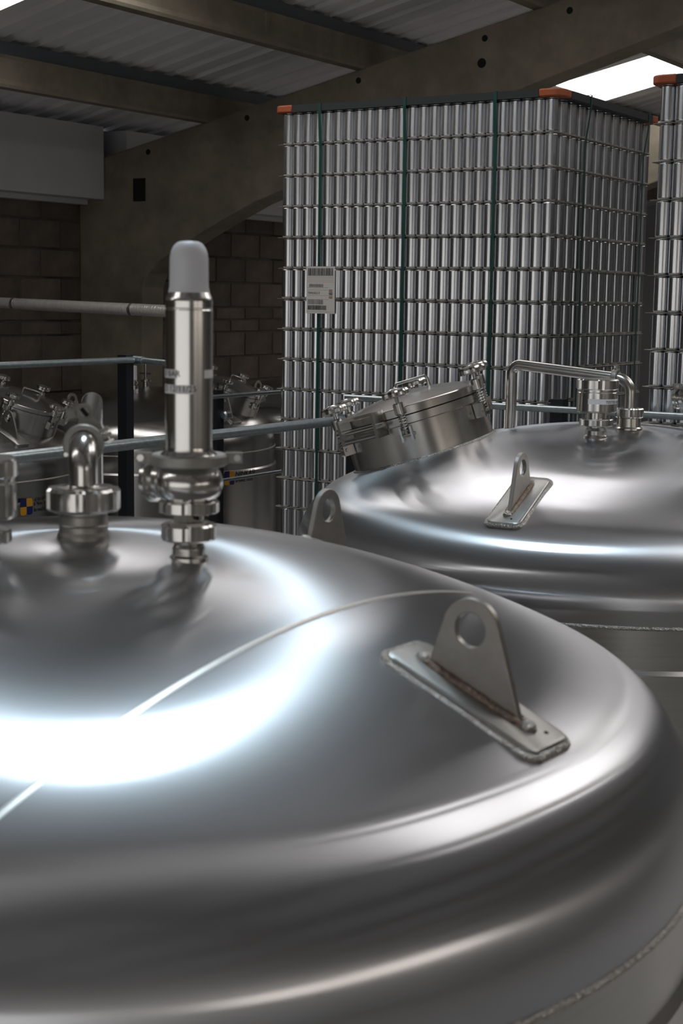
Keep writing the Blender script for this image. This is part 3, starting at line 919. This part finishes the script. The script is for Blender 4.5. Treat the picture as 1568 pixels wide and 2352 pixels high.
# small fittings on the far tanks
for (px, lab) in ((308, 'small valve with a pale sleeve on the dome behind the navy post'), (335, 'thin riser pipe with a clamp on the dome behind the navy post')):
    P = at_x(px, 890, -6.69 + (.02 if px < 320 else 0))
    loc = (P.x, P.y, ZRF + dome_z(min(.9, math.hypot(P.x + 6.69, P.y - 8.08) / RF)) * RF)
    if px < 320:
        t = thing('vent_valve', lab, 'valve', loc)
        MB().lathe([(.030, -.01), (.028, .02), (.018, .026), (.018, .032), (.026, .034), (.026, .05), (.018, .052), (.018, .06)], 20).build('base', 'polished_steel', t)
        MB().lathe([(.02, .058), (.02, .15), (.016, .156), (0, .158)], 20).build('sleeve', 'tape_white', t)
    else:
        t = thing('riser_pipe', lab, 'pipe', loc)
        MB().lathe([(.025, -.01), (.022, .03), (.036, .034), (.036, .046), (.014, .05)], 20).build('ferrule', 'polished_steel', t)
        MB().lathe([(.011, .045), (.011, .17), (0, .17)], 16).build('stem', 'satin_steel', t)
        MB().box((-.05, -.008, .085), (.05, .008, .095)).build('lever', 'satin_steel', t, smooth=0)

# ------------------------------------------------------------------ rails and pipes
def post(parent, x, y, ztop, w=.06):
    return MB().box((x - w / 2, y - w / 2, 0), (x + w / 2, y + w / 2, ztop)).build('post', 'post_navy', parent, smooth=0)

# near rail: runs along the tanks, turns in front of the can stack
XR = -4.0
pA = at_x(20, 1058, XR); pB = at_x(740, 966, XR)
YR = 6.42
zr_ = (pA.z + pB.z) / 2
g1 = thing('guard_rail', 'galvanised tube rail passing behind the near valves and in front of the can stack', 'railing', (0, 0, 0))
MB().tube([(XR, .8, zr_), (XR, YR - .02, zr_)], .0235, 20).build('rail', 'galvanised', g1)
pC = at_y(1114, 931, YR); pD = at_y(1559, 964, YR)
MB().tube([(XR - .02, YR, pC.z), (.8, YR, pC.z)], .0165, 18).build('rail', 'galvanised', g1)
pp = at_y(1273, 918, YR)
post(g1, pp.x, YR + .055, pp.z, .062)
post(g1, XR, YR + .06, zr_ + .02, .062)
post(g1, XR - .055, 1.4, zr_ + .03, .06)
MB().lathe([(.031, -.045), (.031, .045)], 20, T(XR, YR - .03, zr_) @ RX(PI / 2)).build('coupling', 'galvanised', g1)

# far rail
XF = -5.2
q1 = at_x(288, 815, XF); q2 = at_x(497, 896, XF)
g2 = thing('guard_rail', 'thin tube rail on dark navy posts in front of the tanks by the block wall', 'railing', (0, 0, 0))
post(g2, XF, q1.y, q1.z, .060); post(g2, XF, q2.y, q2.z, .060)
pL = at_x(0, 841, XF + .05); pM = at_x(283, 826, XF + .05)
zL = (pL.z + pM.z) / 2
MB().tube([(XF + .05, 2.6, zL), (XF + .05, q1.y, zL)], .0165, 16).build('rail', 'galvanised', g2)
post(g2, XF, 3.2, zL + .03, .06)
MB().lathe([(.007, 0), (.007, .006), (0, .008)], 10, T(XF + .03, q1.y + .012, zL) @ RY(PI / 2)).build('bolt', 'galvanised', g2)
e0 = at_x(305, 826, XF + .02); e1 = at_x(385, 834, XF + .30)
e2_ = e0 + (e1 - e0) * 1.55
MB().tube([e0, e2_], .0165, 16).build('rail', 'galvanised', g2)
MB().tube([e0, e0 + (e1 - e0).normalized() * .09], .022, 16).build('coupling', 'galvanised', g2)
post(g2, e2_.x, e2_.y + .04, e2_.z + .03, .05)
zU = at_x(575, 905, XF + .04).z; zD = at_x(575, 1093, XF + .04).z
MB().tube([(XF + .04, q2.y - .30, zU), (XF + .04, 9.1, zU)], .0125, 14).build('rail', 'galvanised', g2)
MB().tube([(XF + .04, q2.y - .30, zD), (XF + .04, 9.1, zD)], .0105, 14).build('rail', 'galvanised', g2)
post(g2, XF, 9.12, zU + .03, .06)
MB().lathe([(.02, -.03), (.026, -.026), (.026, .02), (.018, .03), (0, .032)], 20, T(XF + .045, q2.y + .03, zU - .11) @ RX(PI / 2)).build('coupling', 'galvanised', g2)

# foil clad pipe in front of the column
YF = 7.6
f0 = at_y(0, 696, YF); f1 = at_y(372, 714, YF)
dz = (f1.z - f0.z) / (f1.x - f0.x)
xs, xe_ = WALLX + .005, at_y(424, 716, YF).x
g3 = thing('insulated_pipe', 'foil wrapped pipe crossing in front of the concrete column', 'pipe', (0, 0, 0))
zf = lambda x: f0.z + dz * (x - f0.x)
pts = [Vector((xs, YF, zf(xs))), Vector((xe_ - .07, YF, zf(xe_ - .07)))]
pts += [Vector((xe_ - .07 + .07 * math.sin(a), YF, zf(xe_ - .07) - .07 * (1 - math.cos(a)))) for a in [PI / 2 * i / 8 for i in range(1, 9)]]
pts += [Vector((xe_, YF, ZRF + dome_z(min(.98, math.hypot(xe_ + 6.69, YF - 8.08) / RF)) * RF + .012))]
MB().tube(pts, .039, 28).build('sleeve', 'foil', g3, smooth=60)
for px in (33, 303):
    P = at_y(px, 700, YF)
    MB().lathe([(.0402, -.012), (.0402, .012)], 28, T(P.x, YF, zf(P.x)) @ RY(PI / 2)).build('foil_band', 'foil_tape', g3)

# ------------------------------------------------------------------ stacks of cans
CD, LH = 0.066, 0.169
CAN_PROF = [(.0, .010), (.022, .007), (.0255, .0008), (.0285, .0008), (.0318, .005), (.0328, .010), (.0328, .1570), (.0322, .1590), (.0302, .1612), (.0296, .1622), (.0296, .1640), (.0304, .1652), (.0296, .1655), (.027, .163)]
can_b = MB().lathe(CAN_PROF, 28); can_b.f = [f for f in can_b.f if len(f) <= 4]
can_me = can_b.mesh('beverage_can', 'can_metal', smooth=40)
LOW = [(.0285, .0008), (.0328, .009), (.0328, .1575), (.0298, .162), (.0302, .165)]

def stack(cx, cy, ztop, nx, ny, layers, cols_own, rows_own, lay_own, label, group, jit, idx):
    """cx, cy: the front corner nearest the other stack's side; the front row runs along x"""
    x_left = cx - nx * CD if idx == 0 else cx
    ORD = ['top', 'second', 'third', 'fourth', 'fifth', 'sixth', 'seventh', 'eighth', 'ninth', 'tenth', '11th', '12th', '13th', '14th', '15th', '16th', '17th', '18th', '19th', '20th', '21st', '22nd', '23rd', '24th', '25th']
    FST = ['first'] + ORD[1:]
    rest = MB()
    low = MB().lathe(LOW, 12); lv = low.v; lf = [f for f in low.f if len(f) <= 4]
    for L in range(layers):
        zb = ztop - (L + 1) * LH + .002
        if zb < .15: break
        jx, jy = random.uniform(-jit, jit), random.uniform(-jit, jit)
        for j in range(ny):
            n_in = nx - (j % 2)
            for i in range(n_in):
                edge = (j < 2 or j >= ny - 1 or i == 0 or i >= n_in - 1 or (i >= n_in - 2) or i == 1)
                if not edge: continue
                x = x_left + CD / 2 + i * CD + (CD / 2 if j % 2 else 0) + jx
                y = cy + CD / 2 + j * CD * .8660 + jy
                own = False
                if idx == 0:
                    own = (j == 0 and L < lay_own) or (i == n_in - 1 and 0 < j <= rows_own and j % 2 == 0 and L < 8)
                else:
                    own = (j == 0 and i < cols_own and L < lay_own)
                if own:
                    o = bpy.data.objects.new('beverage_can', can_me); col.objects.link(o)
                    o.location = (x + random.uniform(-.0001, .0001), y + random.uniform(-.0001, .0001), zb)
                    tilt = .0
                    o.rotation_euler = (0, 0, random.uniform(0, 6.28))
                    if idx == 0 and j == 0:
                        lb_ = 'silver can, %s layer under wide black frame, %s from corner facing the narrow stack' % (ORD[L], FST[n_in - 1 - i])
                    elif idx == 0:
                        lb_ = 'silver can, %s layer, %s along dark side from the corner facing narrow stack' % (ORD[L], FST[j // 2 - 1])
                    else:
                        lb_ = 'silver can in the %s layer of the narrow cut-off stack, %s from its corner' % (ORD[L], FST[i])
                    tag(o, lb_, 'can', group)
                else:
                    rest.add([(p.x + x, p.y + y, p.z + zb) for p in lv], lf)
    o = rest.build('beverage_cans', 'can_metal', smooth=40, fix=False)
    return o, x_left

C1 = (-3.196, 7.023); Z1 = EYE + 0.830 + LH
r1, xl1 = stack(C1[0], C1[1], Z1, 25, 23, 19, 25, 3, 10,
                'empty silver can standing in the layers of the tall stack beside the block wall', 'silver cans in the tall stack', .004, 0)
tag(r1, 'remaining silver cans around the sides and base of the tall stack', 'cans', kind='stuff')
p3 = at_y(1511, 283, 6.60)
Z3 = at_y(1511, 283, 6.60).z + LH
r3, xl3 = stack(p3.x, p3.y, Z3, 12, 19, 19, 3, 0, 10,
                'empty silver can in the layers of the stack cut by the picture edge', 'silver cans in the cut-off stack', .003, 1)
tag(r3, 'remaining silver cans of the stack at the picture edge', 'cans', kind='stuff')
r1['label'] = 'silver cans filling the sides and base of the tall stack'
r3['label'] = 'silver cans filling the base of the narrow stack cut by the picture edge'

def pallet_kit(xa, xb, ya, yb, ztop, layers, straps_x, straps_y, name_bits, over_l):
    base, who = name_bits
    cx, cy = (xa + xb) / 2, (ya + yb) / 2
    # divider sheets
    shm = {}
    sb = MB(); rc = rounded_rect((xb - xa) / 2 + over_l, (yb - ya) / 2 + .004, .05, 6); k = len(rc)
    sb.add([(x, y, 0) for x, y in rc] + [(x, y, .0014) for x, y in rc], [tuple(range(k))[::-1], tuple(range(k, 2 * k))] + [(i, (i + 1) % k, (i + 1) % k + k, i + k) for i in range(k)])
    me = sb.mesh('divider_sheet', 'sheet_card', smooth=0)
    for L in range(1, layers + 1):
        zz_ = ztop - L * LH
        if zz_ < .14: break
        o = bpy.data.objects.new('divider_sheet', me); col.objects.link(o)
        o.location = (cx - .014 + random.uniform(-.004, .004), cy + random.uniform(-.003, .003), zz_ - .0006)
        o.rotation_euler = (0, 0, random.gauss(0, .002))
        nth = ['top', 'second', 'third', 'fourth', 'fifth', 'sixth', 'seventh', 'eighth', 'ninth', 'tenth', '11th', '12th', '13th', '14th', '15th', '16th', '17th', '18th', '19th', '20th', '21st', '22nd'][L - 1]
        tag(o, 'thin card sheet under the %s can layer of the %s' % (nth, who), 'sheet', 'card sheets of the ' + who)
    zlow = ztop - (L if zz_ >= .14 else L - 1) * LH
    # top frame
    t = thing('top_frame', 'black plastic frame with orange corners lying on the ' + who, 'frame', (cx, cy, ztop))
    hx, hy = (xb - xa) / 2 + .040, (yb - ya) / 2 + .026
    wd, hh, cl = .09, .038, .125
    MB().box((-hx + cl, -hy, 0), (hx - cl, -hy + wd, hh)).build('bar', 'frame_black', t, smooth=0)
    MB().box((-hx + cl, hy - wd, 0), (hx - cl, hy, hh)).build('bar', 'frame_black', t, smooth=0)
    MB().box((-hx, -hy + cl, 0), (-hx + wd, hy - cl, hh)).build('bar', 'frame_black', t, smooth=0)
    MB().box((hx - wd, -hy + cl, 0), (hx, hy - cl, hh)).build('bar', 'frame_black', t, smooth=0)
    for sx in (-1, 1):
        for sy_ in (-1, 1):
            pts = [(0, 0 + 0)]
            e = .001; R_ = .06
            out = [(cl, -e)] + [(R_ - (R_ + e) * math.sin(a), R_ - (R_ + e) * math.cos(a)) for a in [PI / 2 * i / 8 for i in range(9)]] + [(-e, cl)]
            inn = [(wd + e, cl), (wd + e, wd + e), (cl, wd + e)]
            poly = out + inn; n_ = len(poly)
            P_ = lambda x, y: (sx * (hx - x), sy_ * (hy - y))
            vs = [(*P_(x, y), .0) for x, y in poly] + [(*P_(x, y), hh + .002) for x, y in poly]
            o_ = MB().add(vs, [tuple(range(n_)), tuple(range(n_, 2 * n_))] + [(i, (i + 1) % n_, (i + 1) % n_ + n_, i + n_) for i in range(n_)]).build('corner', 'frame_orange', t, smooth=30)
            bv = o_.modifiers.new('bevel', 'BEVEL'); bv.width = .007; bv.segments = 2; bv.limit_method = 'ANGLE'
    # pallet at the foot
    pt = thing('pallet', 'wooden pallet under the ' + who, 'pallet', (cx, cy, 0))
    zp = zlow
    for i in range(7):
        yy = -hy + .06 + i * (2 * hy - .12) / 6
        MB().box((-hx, yy - .045, zp - .024), (hx, yy + .045, zp - .0008)).build('board', 'timber', pt, smooth=0)
    for i in (-1, 0, 1):
        MB().box((i * (hx - .09) - .05, -hy, 0), (i * (hx - .09) + .05, hy, zp - .024)).build('bearer', 'timber', pt, smooth=0)
    # straps
    n_s = 0
    for sx in straps_x:
        y0, y1 = ya - .016, yb + .016; zt = ztop + hh + .003; w_ = .009
        yo = .0285
        path = [(y0 + .004, zp + .002), (y0 + .004, ztop - .2), (ya - yo, ztop - .004), (ya - yo, zt), (yb + yo, zt), (yb + yo, ztop - .004), (y1 - .004, ztop - .2), (y1 - .004, zp + .002)]
        vs = []; 
        for (yy, zz_) in path:
            for dx in (-w_, w_): vs.append((sx + dx, yy, zz_))
        o = MB().add(vs, [(2 * i, 2 * i + 1, 2 * i + 3, 2 * i + 2) for i in range(len(path) - 1)]).build('strap', 'strap_green', None, smooth=0, fix=False)
        so = o.modifiers.new('thickness', 'SOLIDIFY'); so.thickness = .0012
        n_s += 1
        which = ['passing behind the barcode label', 'down the middle of its wide front', 'front, nearest the narrow stack'][n_s - 1]
        tag(o, 'dark green band on the tall stack %s' % which if len(straps_x) > 1 else 'dark green band down the front of the ' + who, 'strap', 'bands over the front of the ' + who)
    for sy_ in straps_y:
        x0, x1 = xa - .05, xb + .016; zt = ztop + hh + .006; w_ = .009
        xo = .0425
        path = [(x0, zp + .002), (x0, zt), (xb + xo, zt), (xb + xo, ztop - .004), (x1, ztop - .2), (x1, zp + .002)]
        vs = []
        for (xx, zz_) in path:
            for dy in (-w_, w_): vs.append((xx, sy_ + dy, zz_))
        o = MB().add(vs, [(2 * i, 2 * i + 1, 2 * i + 3, 2 * i + 2) for i in range(len(path) - 1)]).build('strap', 'strap_green', None, smooth=0, fix=False)
        so = o.modifiers.new('thickness', 'SOLIDIFY'); so.thickness = .0012
        tag(o, 'dark green band on the dark side of the tall stack, %s' % ('near its front corner' if sy_ == straps_y[0] else 'near its rear edge'), 'strap', 'bands over the side of the ' + who)

xa1 = xl1
ya1, yb1 = C1[1], C1[1] + 22 * CD * .866 + CD
sxs = [xa1 + CD * 4.05, xa1 + CD * 12.1, xa1 + CD * 20.1]
sys_ = [at_x(1348, 260, C1[0] + .02).y, at_x(1481, 300, C1[0] + .02).y]
pallet_kit(xa1, C1[0], ya1, yb1, Z1, 19, sxs, sys_, ('', 'tall stack of cans'), .024)
xb3 = p3.x + 12 * CD
pallet_kit(p3.x, xb3, p3.y, p3.y + 18 * CD * .866 + CD, Z3, 19, [p3.x + CD * 4.05], [], ('', 'can stack at the picture edge'), .024)

# shipping label hung on the tall stack
yl = C1[1] - .021
la = at_y(705, 612, yl); lb = at_y(769, 721, yl)
x0, x1, z1_, z0_ = la.x, lb.x, la.z, lb.z
W_, H_ = x1 - x0, z1_ - z0_
lab = thing('shipping_label', 'white printed label sheet with barcodes on the front of the can stack', 'label', (x0, yl, z0_))
vs = []
for i in range(9):
    for j in range(9):
        u, v = i / 8, j / 8
        vs.append((u * W_, .004 * math.sin(u * PI) * 0 - .004 * (2 * u - 1) ** 2 - .003 * v, v * H_))
g = MB().add(vs, [(9 * i + j, 9 * (i + 1) + j, 9 * (i + 1) + j + 1, 9 * i + j + 1) for i in range(8) for j in range(8)])
sh = g.build('sheet', 'label_white', lab, smooth=60, fix=False)
def on_label(u, v): return (u * W_, -.0012 - .004 * (2 * u - 1) ** 2 - .003 * v, v * H_)
def bars(u0, u1, v0, v1, n_, mt, name='barcode', gap=.5):
    mb = MB(); u = u0
    rnd = random.Random(int(u0 * 1000 + v0 * 7919))
    st = (u1 - u0) / n_
    while u < u1 - st * .3:
        wv = st * rnd.choice((.3, .45, .6, .8))
        q = [on_label(u, v0), on_label(min(u1, u + wv), v0), on_label(min(u1, u + wv), v1), on_label(u, v1)]
        mb.add(q, [(0, 1, 2, 3)]); u += wv + st * rnd.choice((.3, .45, .6))
    mb.build(name, mt, lab, smooth=0, fix=False)
bars(.06, .93, .81, .965, 30, 'ink_black')
bars(.10, .60, .565, .63, 34, 'ink_grey')
bars(.06, .58, .20, .295, 26, 'ink_grey')
bars(.06, .70, .08, .175, 28, 'ink_black')
def hline(u0, u1, v, th=.004, mt='ink_grey'):
    mb = MB(); mb.add([on_label(u0, v), on_label((u0 + u1) / 2, v), on_label(u1, v), on_label(u1, v + th), on_label((u0 + u1) / 2, v + th), on_label(u0, v + th)], [(0, 1, 4, 5), (1, 2, 3, 4)])
    mb.build('ruled_line', mt, lab, smooth=0, fix=False)
for (u0, u1, v) in ((.04, .95, .80), (.04, .95, .755), (.04, .95, .71), (.04, .95, .67), (.04, .78, .55), (.04, .78, .50), (.04, .78, .385), (.04, .78, .30), (.04, .95, .035)):
    hline(u0, u1, v)
v_, f_ = text_mesh('70PK00233', H_ * .066)
mb = MB(); mb.add([on_label(.05 + x / W_, .415 + y / H_) for x, y, _ in v_], f_); mb.build('lettering', 'ink_black', lab, smooth=0, fix=False)
for (v0, mt) in ((.33, 'ink_grey'), (.37, 'logo_yellow'), (.41, 'logo_blue'), (.45, 'ink_red'), (.49, 'ink_grey')):
    mb = MB(); mb.add([on_label(.79, v0), on_label(.92, v0), on_label(.92, v0 + .022), on_label(.79, v0 + .022)], [(0, 1, 2, 3)]); mb.build('colour_bar', mt, lab, smooth=0, fix=False)

# ------------------------------------------------------------------ lamp over the tanks
LP = Vector((-2.05, 2.55, EYE + 2.3))
lm = thing('high_bay_lamp', 'white high bay lamp hanging over the tanks', 'lamp', LP)
MB().box((-.16, -.32, 0), (.16, .32, .07)).build('housing', 'lamp_body', lm, smooth=0)
MB().box((-.14, -.30, -.012), (.14, .30, -.001)).build('diffuser', 'lamp_light', lm, smooth=0)
for sy_ in (-1, 1):
    MB().tube([(0, sy_ * .25, .07), (0, sy_ * .25, roof_z(LP.x) - LP.z - .06)], .004, 8).build('cable', 'galvanised', lm)
